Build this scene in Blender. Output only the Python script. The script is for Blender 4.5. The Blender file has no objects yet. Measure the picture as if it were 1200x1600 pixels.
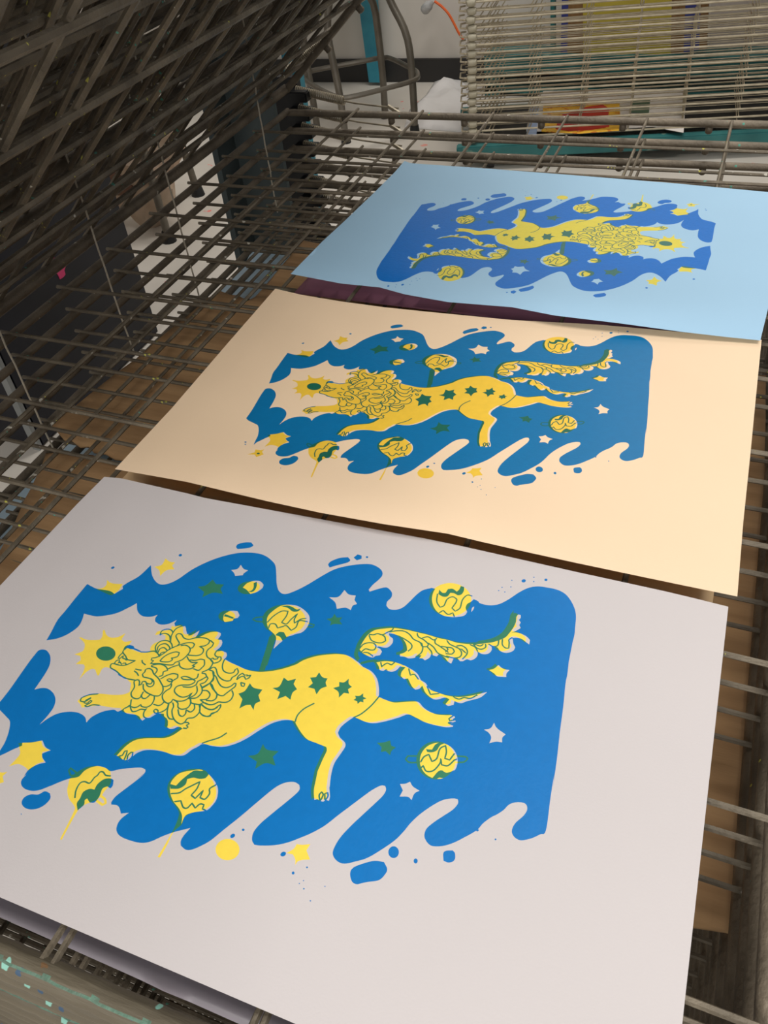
import bpy, bmesh, math, random
import numpy as np
from mathutils import Vector, Matrix
from mathutils.geometry import delaunay_2d_cdt
random.seed(7)
scene = bpy.context.scene
COL = scene.collection
# ------------------------------------------------------------------ camera
CF = 1305.07
RV = np.array([2.3093388, 0.3754281, -0.2816534]); CP = np.array([0.1946347, -0.5728404, 0.4404478])
def _rot(v):
    th=np.linalg.norm(v); k=v/th; K=np.array([[0,-k[2],k[1]],[k[2],0,-k[0]],[-k[1],k[0],0]])
    return np.eye(3)+np.sin(th)*K+(1-np.cos(th))*K@K
R = _rot(RV)
cam_d = bpy.data.cameras.new('camera'); cam = bpy.data.objects.new('camera', cam_d); COL.objects.link(cam)
cam_d.sensor_fit='VERTICAL'; cam_d.sensor_height=32.0; cam_d.lens=CF/1600*32.0
cam_d.clip_start=.01; cam_d.clip_end=50
M = Matrix(((R[0,0],-R[1,0],-R[2,0],CP[0]),(R[0,1],-R[1,1],-R[2,1],CP[1]),(R[0,2],-R[1,2],-R[2,2],CP[2]),(0,0,0,1)))
cam.matrix_world = M; scene.camera = cam
def at(px, py, axis, val):
    """the point of the place seen at a photo position, on the plane x/y/z = val"""
    d = R.T@np.array([(px-600)/CF,(py-800)/CF,1]); t=(val-CP[axis])/d[axis]; q=CP+t*d
    return (float(q[0]),float(q[1]),float(q[2]))
def ground(pts, z): return [at(x,y,2,z)[:2] for x,y in pts]
# ------------------------------------------------------------------ materials
def srgb(r,g,b):
    f=lambda c:(c/255/12.92) if c/255<=.04045 else ((c/255+.055)/1.055)**2.4
    return (f(r),f(g),f(b),1)
def mat(name, c1, c2=None, scale=20, rough=.6, metal=0, bump=0, bscale=80, speck=None, sscale=60, sthr=.68, stretch=None, spec=.5, coat=0):
    m=bpy.data.materials.new(name); m.use_nodes=True; nt=m.node_tree; N=nt.nodes; L=nt.links
    b=N['Principled BSDF']; b.inputs['Roughness'].default_value=rough; b.inputs['Metallic'].default_value=metal
    b.inputs['Specular IOR Level'].default_value=spec; b.inputs['Coat Weight'].default_value=coat
    tc=N.new('ShaderNodeTexCoord'); mp=N.new('ShaderNodeMapping'); L.new(tc.outputs['Object'],mp.inputs[0])
    if stretch: mp.inputs['Scale'].default_value=stretch
    if c2 is None: b.inputs['Base Color'].default_value=c1; last=None
    else:
        n=N.new('ShaderNodeTexNoise'); n.inputs['Scale'].default_value=scale; n.inputs['Detail'].default_value=5; L.new(mp.outputs[0],n.inputs['Vector'])
        r=N.new('ShaderNodeValToRGB'); r.color_ramp.elements[0].position=.35; r.color_ramp.elements[1].position=.68
        r.color_ramp.elements[0].color=c1; r.color_ramp.elements[1].color=c2; L.new(n.outputs['Fac'],r.inputs[0]); last=r.outputs[0]
        L.new(last,b.inputs['Base Color'])
    if speck and last:
        for i,sc in enumerate(speck):
            n=N.new('ShaderNodeTexNoise'); n.inputs['Scale'].default_value=sscale*(1+.4*i); n.inputs['Detail'].default_value=2
            mp2=N.new('ShaderNodeMapping'); mp2.inputs['Location'].default_value=(3.1*i+1,7.7*i,2.3*i); L.new(tc.outputs['Object'],mp2.inputs[0]); L.new(mp2.outputs[0],n.inputs['Vector'])
            r=N.new('ShaderNodeValToRGB'); r.color_ramp.elements[0].position=sthr; r.color_ramp.elements[1].position=sthr+.02; L.new(n.outputs['Fac'],r.inputs[0])
            mx=N.new('ShaderNodeMixRGB'); L.new(r.outputs[0],mx.inputs[0]); L.new(last,mx.inputs[1]); mx.inputs[2].default_value=sc; last=mx.outputs[0]
        L.new(last,b.inputs['Base Color'])
    if bump:
        n=N.new('ShaderNodeTexNoise'); n.inputs['Scale'].default_value=bscale; n.inputs['Detail'].default_value=4; L.new(mp.outputs[0],n.inputs['Vector'])
        bp=N.new('ShaderNodeBump'); bp.inputs['Strength'].default_value=bump; bp.inputs['Distance'].default_value=.002; L.new(n.outputs['Fac'],bp.inputs['Height']); L.new(bp.outputs[0],b.inputs['Normal'])
    return m
SP=[srgb(205,200,185),srgb(90,160,140),srgb(200,195,90)]
M_wire = mat('dark_wire', srgb(94,85,71), srgb(128,117,99), 30, .55, .25, .5, 300, SP, 90, .72)
M_rail = mat('dark_rail', srgb(97,87,73), srgb(132,120,102), 25, .55, .25, .5, 300, SP, 80, .74)
M_front= mat('painted_rail', srgb(84,76,62), srgb(116,107,88), 30, .6, .1, .9, 160, [srgb(140,195,178),srgb(60,85,110),srgb(120,90,60)], 75, .72, (.15,1,1))
M_rail2= mat('rail_green_paint', srgb(95,86,76), srgb(118,110,98), 18, .6, .1, .6, 150, [srgb(60,120,70),srgb(120,170,180),srgb(180,175,90)], 16, .56)
M_streak=mat('turquoise_streak', srgb(84,104,88), srgb(92,132,112), 110, .6, 0, .8, 200)
M_spring=mat('spring_steel', srgb(140,130,112), srgb(176,165,142), 60, .4, .4)
M_slate= mat('slate_paint', srgb(62,72,74), srgb(76,86,86), 8, .5, .1)
M_black= mat('black_iron', srgb(26,26,27), srgb(40,40,40), 20, .5, .3)
M_teal = mat('turquoise_paint', srgb(38,128,150), srgb(58,150,170), 12, .45)
M_dteal= mat('dark_teal_paint', srgb(36,100,100), srgb(52,120,118), 12, .5, 0, 0, 80, [srgb(120,150,135)], 12, .68)
M_beige= mat('beige_wire', srgb(160,148,124), srgb(190,178,152), 30, .55, .1, .3, 200, [srgb(120,90,70)], 30, .72)
M_ball = mat('beige_spacer', srgb(150,143,122), srgb(180,172,150), 30, .6)
M_card = mat('cardboard', srgb(160,124,84), srgb(186,148,104), 9, .85, 0, .15, 90, None, 0, 0, (1,7,1))
M_floor= mat('floor_paint', srgb(200,192,180), srgb(214,207,196), 3, .45, 0, .05, 20, [srgb(225,150,135),srgb(235,130,120),srgb(150,146,138)], 14, .74)
M_wall = mat('wall_paint', srgb(206,199,189), srgb(214,207,198), 2, .7)
M_base = mat('cove_base', srgb(34,32,31), srgb(42,40,38), 5, .5)
M_navy = mat('navy_plastic', srgb(10,11,20), srgb(17,19,32), 9, .55)
M_rim  = mat('grey_rim', srgb(120,122,120), srgb(140,142,140), 9, .6)
M_pink = mat('pink_paint', srgb(190,40,95), srgb(205,60,110), 40, .6)
M_orng = mat('orange_paint', srgb(225,95,35), srgb(235,110,45), 40, .5)
M_string=mat('string_fibre', srgb(190,180,160), srgb(215,205,186), 200, .9)
M_cloth= mat('white_cloth', srgb(214,210,206), srgb(228,224,221), 6, .9)
M_bag  = mat('paper_bag', srgb(176,150,128), srgb(205,186,164), 9, .8)
M_bagb = mat('brown_patch', srgb(96,66,50), srgb(120,86,66), 12, .8)
M_stool= mat('stool_steel', srgb(96,90,80), srgb(116,110,99), 14, .4, .5)
M_clear= mat('cloudy_plastic', srgb(200,198,194), srgb(150,150,150), 40, .3)
M_red  = mat('red_ink', srgb(190,40,35), srgb(205,50,42), 12, .5)
M_yelp = mat('golden_ink', srgb(240,180,50), srgb(250,200,70), 60, .5, 0,0,80,[srgb(215,120,30)],45,.6)
M_white= mat('white_paper', srgb(225,218,210), srgb(232,226,219), 5, .8)
M_green= mat('dark_green_ink', srgb(75,100,80), srgb(88,112,90), 12, .6)
M_lblue= mat('pale_blue_ink', srgb(165,185,220), srgb(175,195,226), 12, .6)
M_mesh = mat('yellow_screen_mesh', srgb(190,172,62), srgb(202,184,74), 4, .6)
M_tape = mat('blue_tape', srgb(50,58,130), srgb(60,70,145), 6, .5)
M_wood = mat('brown_wood', srgb(120,88,50), srgb(146,110,66), 8, .6, 0,0,80,None,0,0,(6,6,1))
M_lilac= mat('grey_board', srgb(180,170,162), srgb(190,181,174), 4, .7)
def ink(name,c,rough=.42,var=.025,sc=160,sp=.4):
    c2=tuple(min(1,x*(1-var*2)) for x in c[:3])+(1,)
    return mat(name,c2,c,sc,rough,0,.06,400,spec=sp)
# ------------------------------------------------------------------ object helpers
def tag(o,label=None,cat=None,group=None,kind=None):
    if label: o['label']=label
    if cat: o['category']=cat
    if group: o['group']=group
    if kind: o['kind']=kind
    return o
def empty(name,loc=(0,0,0),rz=0):
    o=bpy.data.objects.new(name,None); COL.objects.link(o); o.location=loc; o.rotation_euler=(0,0,rz); o.empty_display_size=.05; return o
class MB:
    def __init__(s): s.v=[]; s.f=[]; s.m=[]
    def add(s,v,f,mi=0):
        o=len(s.v); s.v+=[tuple(map(float,q)) for q in v]; s.f+=[tuple(i+o for i in g) for g in f]; s.m+=[mi]*len(f)
    def tube(s,pts,r,n=8,mi=0,cap=True):
        pts=[Vector(q) for q in pts]; rs=r if isinstance(r,(list,tuple)) else [r]*len(pts)
        V=[];F=[]; up=None
        for i,q in enumerate(pts):
            t=(pts[min(i+1,len(pts)-1)]-pts[max(i-1,0)]).normalized()
            if up is None:
                up=Vector((0,0,1)) if abs(t.z)<.9 else Vector((1,0,0))
            a=t.cross(up).normalized(); b=a.cross(t).normalized(); up=b
            for k in range(n):
                w=2*math.pi*k/n; V.append(q+a*(rs[i]*math.cos(w))+b*(rs[i]*math.sin(w)))
        for i in range(len(pts)-1):
            for k in range(n): F.append((i*n+k,i*n+(k+1)%n,(i+1)*n+(k+1)%n,(i+1)*n+k))
        if cap: F.append(tuple(range(n))[::-1]); F.append(tuple((len(pts)-1)*n+k for k in range(n)))
        s.add(V,F,mi)
    def box(s,c,d,rz=0,mi=0,bev=0):
        bm=bmesh.new(); bmesh.ops.create_cube(bm,size=1)
        for v in bm.verts: v.co=Vector((v.co.x*d[0],v.co.y*d[1],v.co.z*d[2]))
        if bev: bmesh.ops.bevel(bm,geom=bm.edges[:],offset=bev,segments=2,affect='EDGES')
        Rm=Matrix.Rotation(rz,3,'Z'); bm.verts.index_update()
        s.add([Rm@v.co+Vector(c) for v in bm.verts],[[v.index for v in f.verts] for f in bm.faces],mi); bm.free()
    def ball(s,c,d,mi=0):
        bm=bmesh.new(); bmesh.ops.create_icosphere(bm,subdivisions=2,radius=1)
        for v in bm.verts:
            q=v.co; k=(abs(q.x)**4+abs(q.y)**4+abs(q.z)**4)**.25; v.co=Vector((q.x/k*d[0],q.y/k*d[1],q.z/k*d[2]))
        bm.verts.index_update(); s.add([v.co+Vector(c) for v in bm.verts],[[v.index for v in f.verts] for f in bm.faces],mi); bm.free()
    def slab(s,poly,z0,z1,mi=0):
        n=len(poly); a=sum(poly[i-1][0]*poly[i][1]-poly[i][0]*poly[i-1][1] for i in range(n))
        if a<0: poly=poly[::-1]
        z0f=z0 if callable(z0) else (lambda x,y:z0); z1f=z1 if callable(z1) else (lambda x,y:z1)
        V=[(x,y,z0f(x,y)) for x,y in poly]+[(x,y,z1f(x,y)) for x,y in poly]
        F=[tuple(range(n))[::-1],tuple(range(n,2*n))]+[(i,(i+1)%n,(i+1)%n+n,i+n) for i in range(n)]
        s.add(V,F,mi)
    def build(s,name,mats,parent=None,smooth=True):
        me=bpy.data.meshes.new(name); me.from_pydata(s.v,[],s.f); 
        for m in (mats if isinstance(mats,list) else [mats]): me.materials.append(m)
        me.polygons.foreach_set('material_index',s.m)
        me.update()
        o=bpy.data.objects.new(name,me); COL.objects.link(o); o.parent=parent
        if smooth:
            me.polygons.foreach_set('use_smooth',[True]*len(me.polygons))
            try: me.set_sharp_from_angle(angle=math.radians(40))
            except Exception: pass
        return o
def copy_tree(o,parent=None):
    c=o.copy(); COL.objects.link(c); c.parent=parent
    for ch in [q for q in bpy.data.objects if q.parent==o]: copy_tree(ch,c)
    return c
# ------------------------------------------------------------------ printed artwork
# outlines of the two ink layers, traced as (x, y) on the nearest sheet
CROP = dict(T1=(0,840,4), T2=(300,840,4), T3=(600,840,4), T4=(0,1030,4), T5=(300,1030,4), T6=(600,1030,4),
            T7=(0,1210,4), T8=(300,1210,4), T9=(600,1210,4), Z1=(110,960,8), Z2=(190,970,8), Z3=(190,1050,8),
            Z4=(290,980,8), Z5=(550,950,8), Z6=(690,950,8), L=(0,0,1))
def P(s):
    out=[]; ox,oy,k=0,0,1; num=[]
    for t in s.replace(',',' ').replace(';',' ').split():
        if t in CROP: ox,oy,k=CROP[t]
        else:
            num.append(float(t))
            if len(num)==2: out.append((ox+num[0]/k, oy+num[1]/k)); num=[]
    return out
def ell(c,cx,cy,rx,ry,a=0,n=28):
    ox,oy,k=CROP[c]; a=math.radians(a); o=[]
    for i in range(n):
        t=2*math.pi*i/n; x=rx*math.cos(t); y=ry*math.sin(t)
        o.append((ox+(cx+x*math.cos(a)-y*math.sin(a))/k, oy+(cy+x*math.sin(a)+y*math.cos(a))/k))
    return o
def smooth(pts, closed, corner=50, step=2.2):
    n=len(pts); out=[]
    def ang(i):
        a,b,c=pts[i-1],pts[i],pts[(i+1)%n]
        u=(b[0]-a[0],b[1]-a[1]); v=(c[0]-b[0],c[1]-b[1])
        return abs(math.degrees(math.atan2(u[0]*v[1]-u[1]*v[0],u[0]*v[0]+u[1]*v[1])))
    cor=[(ang(i)>corner) if (closed or 0<i<n-1) else True for i in range(n)]
    m=n if closed else n-1
    for i in range(m):
        p1=pts[i]; p2=pts[(i+1)%n]
        p0=pts[i-1] if not cor[i] else (2*p1[0]-p2[0],2*p1[1]-p2[1])
        p3=pts[(i+2)%n] if not cor[(i+1)%n] else (2*p2[0]-p1[0],2*p2[1]-p1[1])
        d=math.dist(p1,p2); k=max(1,min(8,int(d/step)))
        for j in range(k):
            t=j/k; t2=t*t; t3=t2*t
            out.append(tuple(.5*(2*p1[q]+(p2[q]-p0[q])*t+(2*p0[q]-5*p1[q]+4*p2[q]-p3[q])*t2+(3*p1[q]-p0[q]-3*p2[q]+p3[q])*t3) for q in (0,1)))
    if not closed: out.append(pts[-1])
    return out
SKY = P('''T1 290 642 320 590 360 515 410 455 470 380 545 290 600 318 640 325 690 335 715 352 768 320 766 303 800 280 870 240 943 172 950 230 970 270 1005 293 1060 285 1120 255
T2 0 200 100 150 200 115 300 95 400 97 460 115 505 150 522 178 527 230 530 290 545 335 580 353 640 335 720 295 820 235 900 195 1000 172 1100 165 1150 178 1185 205 1190 235 1165 265 1130 295 1105 325 1110 338 1150 325 1200 312
T3 25 315 50 345 45 375 20 400 15 425 35 447 80 450 120 435 160 400 200 360 240 330 290 317 320 320 560 385 600 410 660 423 720 415 780 385 840 345 900 315 960 305 1020 312 1080 325 1130 350 1165 390 1190 440 1200 490 1195 560 1190 610 1180 650 1170 700 1150 800
T6 1157 0 1145 100 1135 150 1120 300 1100 450 1080 630 1055 800 T9 1063 0 1040 150 1012 350 975 375 920 400 860 412 825 400 803 375 800 345 820 305 870 260 893 225 892 195 870 177 820 175 780 190 750 220 710 248 670 268 620 305 590 340 560 362 500 395 440 425 380 445 320 450 285 440 260 410 252 380 265 340 310 300 370 260 430 220 463 180 460 155 430 150 370 160 310 190 230 245 170 300 120 360 70 410 0 460
T8 1100 520 1020 545 950 558 905 540 880 500 890 455 930 390 1000 315 1080 240 1150 175 1195 130 1213 95 1207 72 1180 70 1130 95 1080 130 1000 190 920 250 830 320 750 365 680 395 600 425 520 442 430 445 390 440 375 410 385 360 430 305 500 245 580 180 640 130 672 95 670 65 640 48 590 50 540 70 490 105 400 180 300 265 200 345 120 410 60 445 0 470
T7 1160 470 1130 445 1130 415 1150 380 1190 335 1150 345 1090 360 1020 385 940 420 880 428 810 412 750 385 728 350 735 310 760 275 805 240 755 245 750 220 735 195 695 188 695 175 720 140 770 100 830 55 900 0
T4 860 745 905 710 908 690 880 678 800 682 740 690 690 700 660 680 610 668 560 680 525 700 490 735 440 745 380 765 310 795 T7 320 70 250 97 200 103 155 90 133 65 135 35 165 0 T4 150 730 180 690 230 660 285 645 265 615 263 590 300 575 318 570 285 550 265 508 200 520 140 522 138 540 80 565 40 585 0 604 -32 630 -28 618 0 570 30 520 55 450 62 390 40 360 0 318 -8 304 -14 286 -8 274 0 266 60 190 120 105 180 20
T1 215 735 245 703 285 702 310 730 316 760 312 790 T4 300 60 270 110 215 190 260 180 300 185 335 215 347 255 335 300 300 350 248 408 300 370 360 340 430 328 490 335 530 360 540 395 575 360 640 328 710 315 755 320
T4 900 200 T1 1155 640 1168 600 1155 560 1130 550 1095 555 1090 535 1105 515 1050 540 1000 543 970 525 970 505 985 483 940 495 890 490 860 460 855 410 800 440 720 475 620 492 570 487 525 475 515 510 490 555 430 600 360 630''')
BODY = P('''Z2 665 75 700 90 740 65 790 62 805 90 805 150 815 175 850 185 900 165 945 140 972 122 950 170 915 215 980 200 1060 160 1130 140 1200 140
Z4 250 85 330 60 400 58 440 75 440 100 400 155 450 160 460 190 440 240 385 290 400 302 460 298 510 320 518 350 490 400 510 410 560 440 660 485 760 530 860 552 960 558
T5 520 70 600 50 670 25 T2 640 800 700 765 780 740 860 730 920 728 980 740 1040 780 T5 1070 48 1120 75 1155 120 1168 180 1168 235 1200 250
T6 60 270 120 268 170 265 215 268 245 300 280 325 330 345 390 350 425 350 445 362 430 375 450 388 420 398 435 410 430 422 390 425 330 415 260 395 200 365 150 345 90 365 0 390
T5 1130 400 1080 390 1040 372 1010 365 970 390 930 425 912 460 925 490 955 520 958 545 930 590 890 650 870 720 860 800
T8 858 80 862 140 855 165 840 160 820 170 800 165 785 155 765 160 762 100 775 30 785 -20 T5 785 700 820 620 843 570 838 548 780 525 720 500 680 455 650 405 640 388 600 380 550 385 490 405 420 445 350 490 280 525 200 547 130 543 70 530 30 550 0 565
T4 1150 600 1090 600 1030 580 960 568 900 570 850 590 820 620 800 642 790 630 770 630 745 605 728 605 750 580 790 540 840 508 900 495 970 493 1030 492 1080 475 1140 435
Z3 740 690 700 685 660 705 600 710 570 690 580 640 570 590 530 550 530 525 500 520 460 520 430 530 380 570 330 580 295 585 260 610 240 590 225 560 180 535 100 525 50 510 25 480 35 460''')
BODY_HOLE = BODY + P('Z3 105 415 T4 780 250 T1 900 720 T1 1080 600')
BODY_YEL = [(x-4.5,y-1.6) for x,y in BODY] + P('''T4 740 318 760 305 700 302 620 290 550 297 510 303 505 285 483 262 510 240 560 222 620 215 700 222 770 220 810 205 820 150 780 115 740 90 700 50
Z1 500 690 500 620 560 560 600 520 660 460 680 420 730 425 790 445 860 472 940 478 1000 460 1000 420 1030 375 1080 345 1110 335 Z2 480 250 545 235 550 190 500 165 420 178 440 140 490 122 560 120 620 100''')
TAIL = P('''Z5 95 515 110 470 150 400 210 325 290 275 400 258 510 250 620 262 720 280 820 305 950 335 1080 375 1200 400
Z6 200 435 330 450 460 450 560 440 650 425 740 395 800 365 850 310 900 240 930 170 935 110 960 80 990 90 990 120 965 150 990 180 970 215 990 250 930 285 870 312 920 305 990 320 1060 355 1105 400 1095 455 1060 430 1000 385 940 375 890 395 895 440 920 490 900 530 850 555 790 560 730 535 695 490 650 485 620 470 628 520 600 560 550 578 490 570 450 540 450 590 420 630 360 655 320 640 265 665 230 665 200 630 150 630 120 695 80 670 40 620 0 595
Z5 1085 580 1060 605 1010 590 995 560 970 620 910 655 880 630 840 630 870 590 840 590 790 620 710 630 660 610 600 605 600 575 650 560 690 530 680 460 640 390 580 345 520 325 460 315 470 350 510 380 510 430 460 485 400 495 330 480 310 490 350 510 375 545 350 590 290 600 265 620 220 610 130 560''')
TAIL2 = P('''Z5 305 680 400 665 480 668 560 685 640 715 T6 130 40 190 75 215 100 230 130 260 150 290 190 340 210 385 225 440 235 500 235 560 225 645 205 600 240 520 262 480 275 440 262 435 285 400 292 385 280 410 250 380 240 330 252 300 245 260 210 240 165 220 185 195 190 175 170 155 130 150 120 125 125 105 105 110 80 135 50 100 45 75 70 40 78 5 60 Z5 460 795 430 760 390 785 345 775 335 730''')
def shift(pl,dx,dy): return [(x+dx,y+dy) for x,y in pl]
HOLES = [BODY_HOLE, TAIL, TAIL2,
 P('T2 305 170 322 195 350 205 322 225 318 235 270 240 262 220 245 203 285 195'),
 P('T2 953 328 980 355 1024 362 1015 390 1032 415 1005 425 992 453 960 438 905 445 895 405 857 373 915 370'),
 P('T6 715 36 745 60 785 68 765 90 765 112 710 108 690 90 657 68 690 58'),
 P('T6 688 397 705 430 760 470 740 490 738 520 700 515 658 525 670 490 655 460 625 440 665 432'),
 P('T9 163 45 180 75 222 102 190 120 172 160 150 140 98 138 118 100 100 60 135 58'),
 P('T3 320 320 305 350 300 390 310 430 335 465 380 490 440 497 500 488 520 465 510 440 520 415 545 400 560 385 540 340 480 280 400 270 330 300'),
 P('T3 545 465 550 440 565 430 558 450'),
 P('T2 560 425 620 420 670 432 715 465 735 500 725 550 690 590 640 605 600 625 560 650 510 695 525 640 520 610 480 570 468 530 475 490 510 455'),
 ell('T6',342,635,118,113),
 P('T8 80 -15 100 -5 140 40 162 90 155 150 130 190 90 225 20 235 -30 250 T7 1150 270 1133 312 1138 260 1120 215 1085 170 1065 120 1065 60 1090 20 1130 -10 T4 1200 695 T5 50 690 80 700'),
 P('T2 318 312 345 285 390 270 425 273 447 293 440 315 405 340 365 352 340 325'),
 P('T2 195 510 200 480 240 458 285 460 297 485 285 502 260 505 255 520 205 528')]
YELLOW = [BODY_YEL, shift(TAIL,-6,-2.6), shift(TAIL2,-5,-2.0),
 P('T4 495 125 520 80 530 45 Z1 165 625 65 620 130 570 125 520 50 500 150 460 175 420 175 360 110 290 130 285 200 315 300 320 370 315 400 270 405 200 430 195 450 255 510 290 600 280 690 235 640 310 670 340 710 340 770 325 740 370 700 400 720 600 560 700 450 660 400 680 380 710 355 765 335 760 310 690 270 680 200 720 130 790'),
 P('T1 1035 130 1060 150 1095 155 1075 175 1090 198 1040 205 1000 240 995 205 965 183 1010 170'),
 P('T1 668 265 700 285 768 290 745 325 715 350 690 360 640 338 600 322 640 315 665 295'),
 P('T4 115 525 200 518 258 510 270 545 310 570 265 580 262 610 275 640 230 655 180 695 150 670 110 655 55 670 100 625 125 590 120 550'),
 P('L 11.5 1206 2 1207 -8 1203 -12 1212 -30 1216 -14 1219 -12 1228 0 1224 6 1222 4 1213'),
 P('T8 655 435 690 440 740 435 715 475 738 532 690 535 660 545 645 567 645 530 630 500 590 492 635 465'),
 ell('T8',222,470,75,67),
 P('T2 130 262 150 290 200 293 178 320 192 352 130 345 65 373 75 340 35 308 85 298'),
 P('T2 890 475 905 500 940 498 922 520 940 543 890 540 862 550 870 525 840 508 875 500'),
 P('T5 443 530 470 565 542 575 505 610 522 665 460 650 395 685 405 640 350 605 410 590'),
 P('T6 -45 522 -5 520 38 508 45 540 75 552 48 572 38 600 10 575 -20 580 -15 550'),
 shift(P('T6 715 36 745 60 785 68 765 90 765 112 710 108 690 90 657 68 690 58'),-5,-2),
 ell('T3',413,388,132,104), ell('T2',575,514,135,95), ell('T6',325,632,123,119),
 P('T2 480 570 500 620 440 800 470 800 520 640 570 640 620 600 560 560'),
 P('T5 80 695 40 685 -30 690 -100 720 T7 1060 40 1045 90 1060 150 1100 205 1118 250 1086 340 1030 440 985 515 1000 520 1045 440 1085 360 1138 310 1150 270 1200 240 T8 70 225 120 190 148 140 150 90 130 40 105 0'),
 P('T4 425 790 440 740 490 700 550 672 610 668 660 680 690 700 T7 695 30 690 60 650 110 630 140 590 165 520 195 478 240 385 410 375 405 460 235 465 200 430 150 420 100'),
 ell('T2',355,313,70,40,-8), ell('T2',218,492,53,36)]
YSTROKE = [(4.6,P('Z5 75 640 50 585 62 525 95 455 150 385 220 310')), (3.4,P('Z5 115 690 200 668 300 657')),
 (6.5,P('T2 500 620 480 690 455 770 T5 435 75')),
 (1.8,P('T2 440 495 400 500 380 510 400 522 440 527')), (1.8,P('T2 725 535 765 545 755 560 720 557')),
 (1.8,P('T6 230 605 150 605 135 625 160 645 230 645')), (1.8,P('T6 455 605 510 610 523 622 500 642 450 645')),
 (2.6,P('T7 605 165 640 190 660 180 655 155 630 135')), (1.8,P('T4 485 715 440 680 430 695 440 725 475 728')),
 (8.5,P('Z6 480 445 600 425 700 390 790 330 850 250 885 180 905 90'))]
# blue over everything else
BLUE = [ell('Z1',443,490,122,90), P('Z1 660 455 665 430 690 395 740 382 790 395 800 420 860 445 892 470 850 462 790 437 750 435 715 420 680 435'),
 P('T5 362 150 385 178 440 190 415 225 427 263 395 280 385 318 365 285 335 288 296 308 315 250 290 215 330 198'),
 P('T5 574 115 600 135 650 122 635 155 656 188 628 210 615 253 585 230 533 250 550 205 503 180 545 170'),
 P('T5 795 82 815 112 848 120 835 145 843 170 805 185 778 220 765 185 725 175 755 150 738 115 775 112'),
 P('T5 980 122 980 155 1000 172 975 188 982 215 950 210 918 240 915 205 882 180 920 170 920 142 950 145'),
 P('T5 1070 213 1070 235 1090 245 1070 252 1072 270 1052 265 1035 280 1032 262 1010 255 1025 243 1018 228 1045 230'),
 P('T2 275 60 285 42 330 30 370 30 385 48 365 62 310 70 285 72'), P('T2 850 170 865 150 920 128 975 122 990 140 975 155 900 175 860 187'),
 P('T2 1010 125 1035 105 1060 112 1060 132 1030 142'), ell('T2',1094,122,8,6,0,8), ell('T1',705,188,12,7,-20,10), ell('T1',1127,110,11,8,-20,10),
 ell('T3',873,270,14,10,-10,12), ell('T3',1012,264,10,8,0,10)] + [ell('T3',x,y,4.5,3.5,0,6) for x,y in ((799,267),(937,248),(936,275),(793,308),(738,311),(717,331),(755,340))] + [
 P('T7 135 175 150 145 190 125 240 125 280 105 312 118 315 150 280 190 230 215 180 218 145 200'),
 ell('T8',254,384,17,12,-35,12), ell('T8',320,346,9,8,0,8), ell('T8',570,498,19,14,-30,12), ell('T8',632,616,9,10,0,8), ell('T8',719,581,6,6,0,7),
 ell('T8',697,664,4,4,0,6), ell('T8',671,682,4,4,0,6), ell('T8',699,715,5,5,0,6), ell('T8',831,700,4,4,0,6), ell('T8',740,790,5,5,0,6),
 P('T8 988 620 1005 585 1060 560 1140 540 1200 548 1220 590 1210 620 1170 660 1100 672 1060 680 1030 687 1000 670'),
 ell('T9',60,486,33,37), ell('T9',198,541,13,16,0,12), P('T9 370 495 385 478 430 475 443 490 445 525 430 545 400 551 372 540'),
 ell('T9',585,350,9,6,-30,7), ell('T9',697,406,6,6,0,6), ell('T7',133,248,4,4,0,6), ell('L',-24,1176,2.6,2,0,6), ell('L',-26,1183,2,1.5,0,6), ell('L',-5,1217,3.5,2.5,0,8),
 P('T3 345 325 365 345 385 345 400 322 430 320 455 338 470 325 480 303 500 308 500 330 485 355 460 360 440 348 415 345 395 368 365 368 340 352'),
 P('T3 515 440 520 415 545 402 540 440 515 445'),
 P('T2 555 428 600 425 630 435 655 450 680 442 665 460 630 462 600 440'), P('T2 520 610 545 590 575 592 590 620 630 610 700 590 650 615 600 640 565 645 550 620'),
 P('T6 262 562 300 565 325 530 370 515 380 525 350 540 330 570 300 582 270 580'), P('T6 300 745 340 700 365 695 390 710 445 692 420 730 380 745 345 740 325 752'),
 P('T7 1065 90 1062 60 1100 70 1140 30 1190 -10 T8 20 -25 60 -22 95 -30 112 -12 85 22 45 28 10 20 -30 30 T7 1160 62 1120 88'),
 P('T7 485 225 480 180 500 150 520 110 560 90 590 95 610 60 650 30 690 25 710 35 705 70 690 88 670 75 640 90 620 140 590 175 560 175 545 150 530 160 525 190'),
 P('T2 345 335 370 332 385 312 385 285 405 275 405 300 395 325 375 340'), P('T2 205 478 235 488 262 500 255 508 225 498 200 492'),
 P('Z6 880 375 940 372 1000 385 1010 395 940 382 890 395'),
 P('Z3 440 525 525 520 535 560 575 600 580 640 570 690 530 715 515 660 510 600 460 545')]
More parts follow.
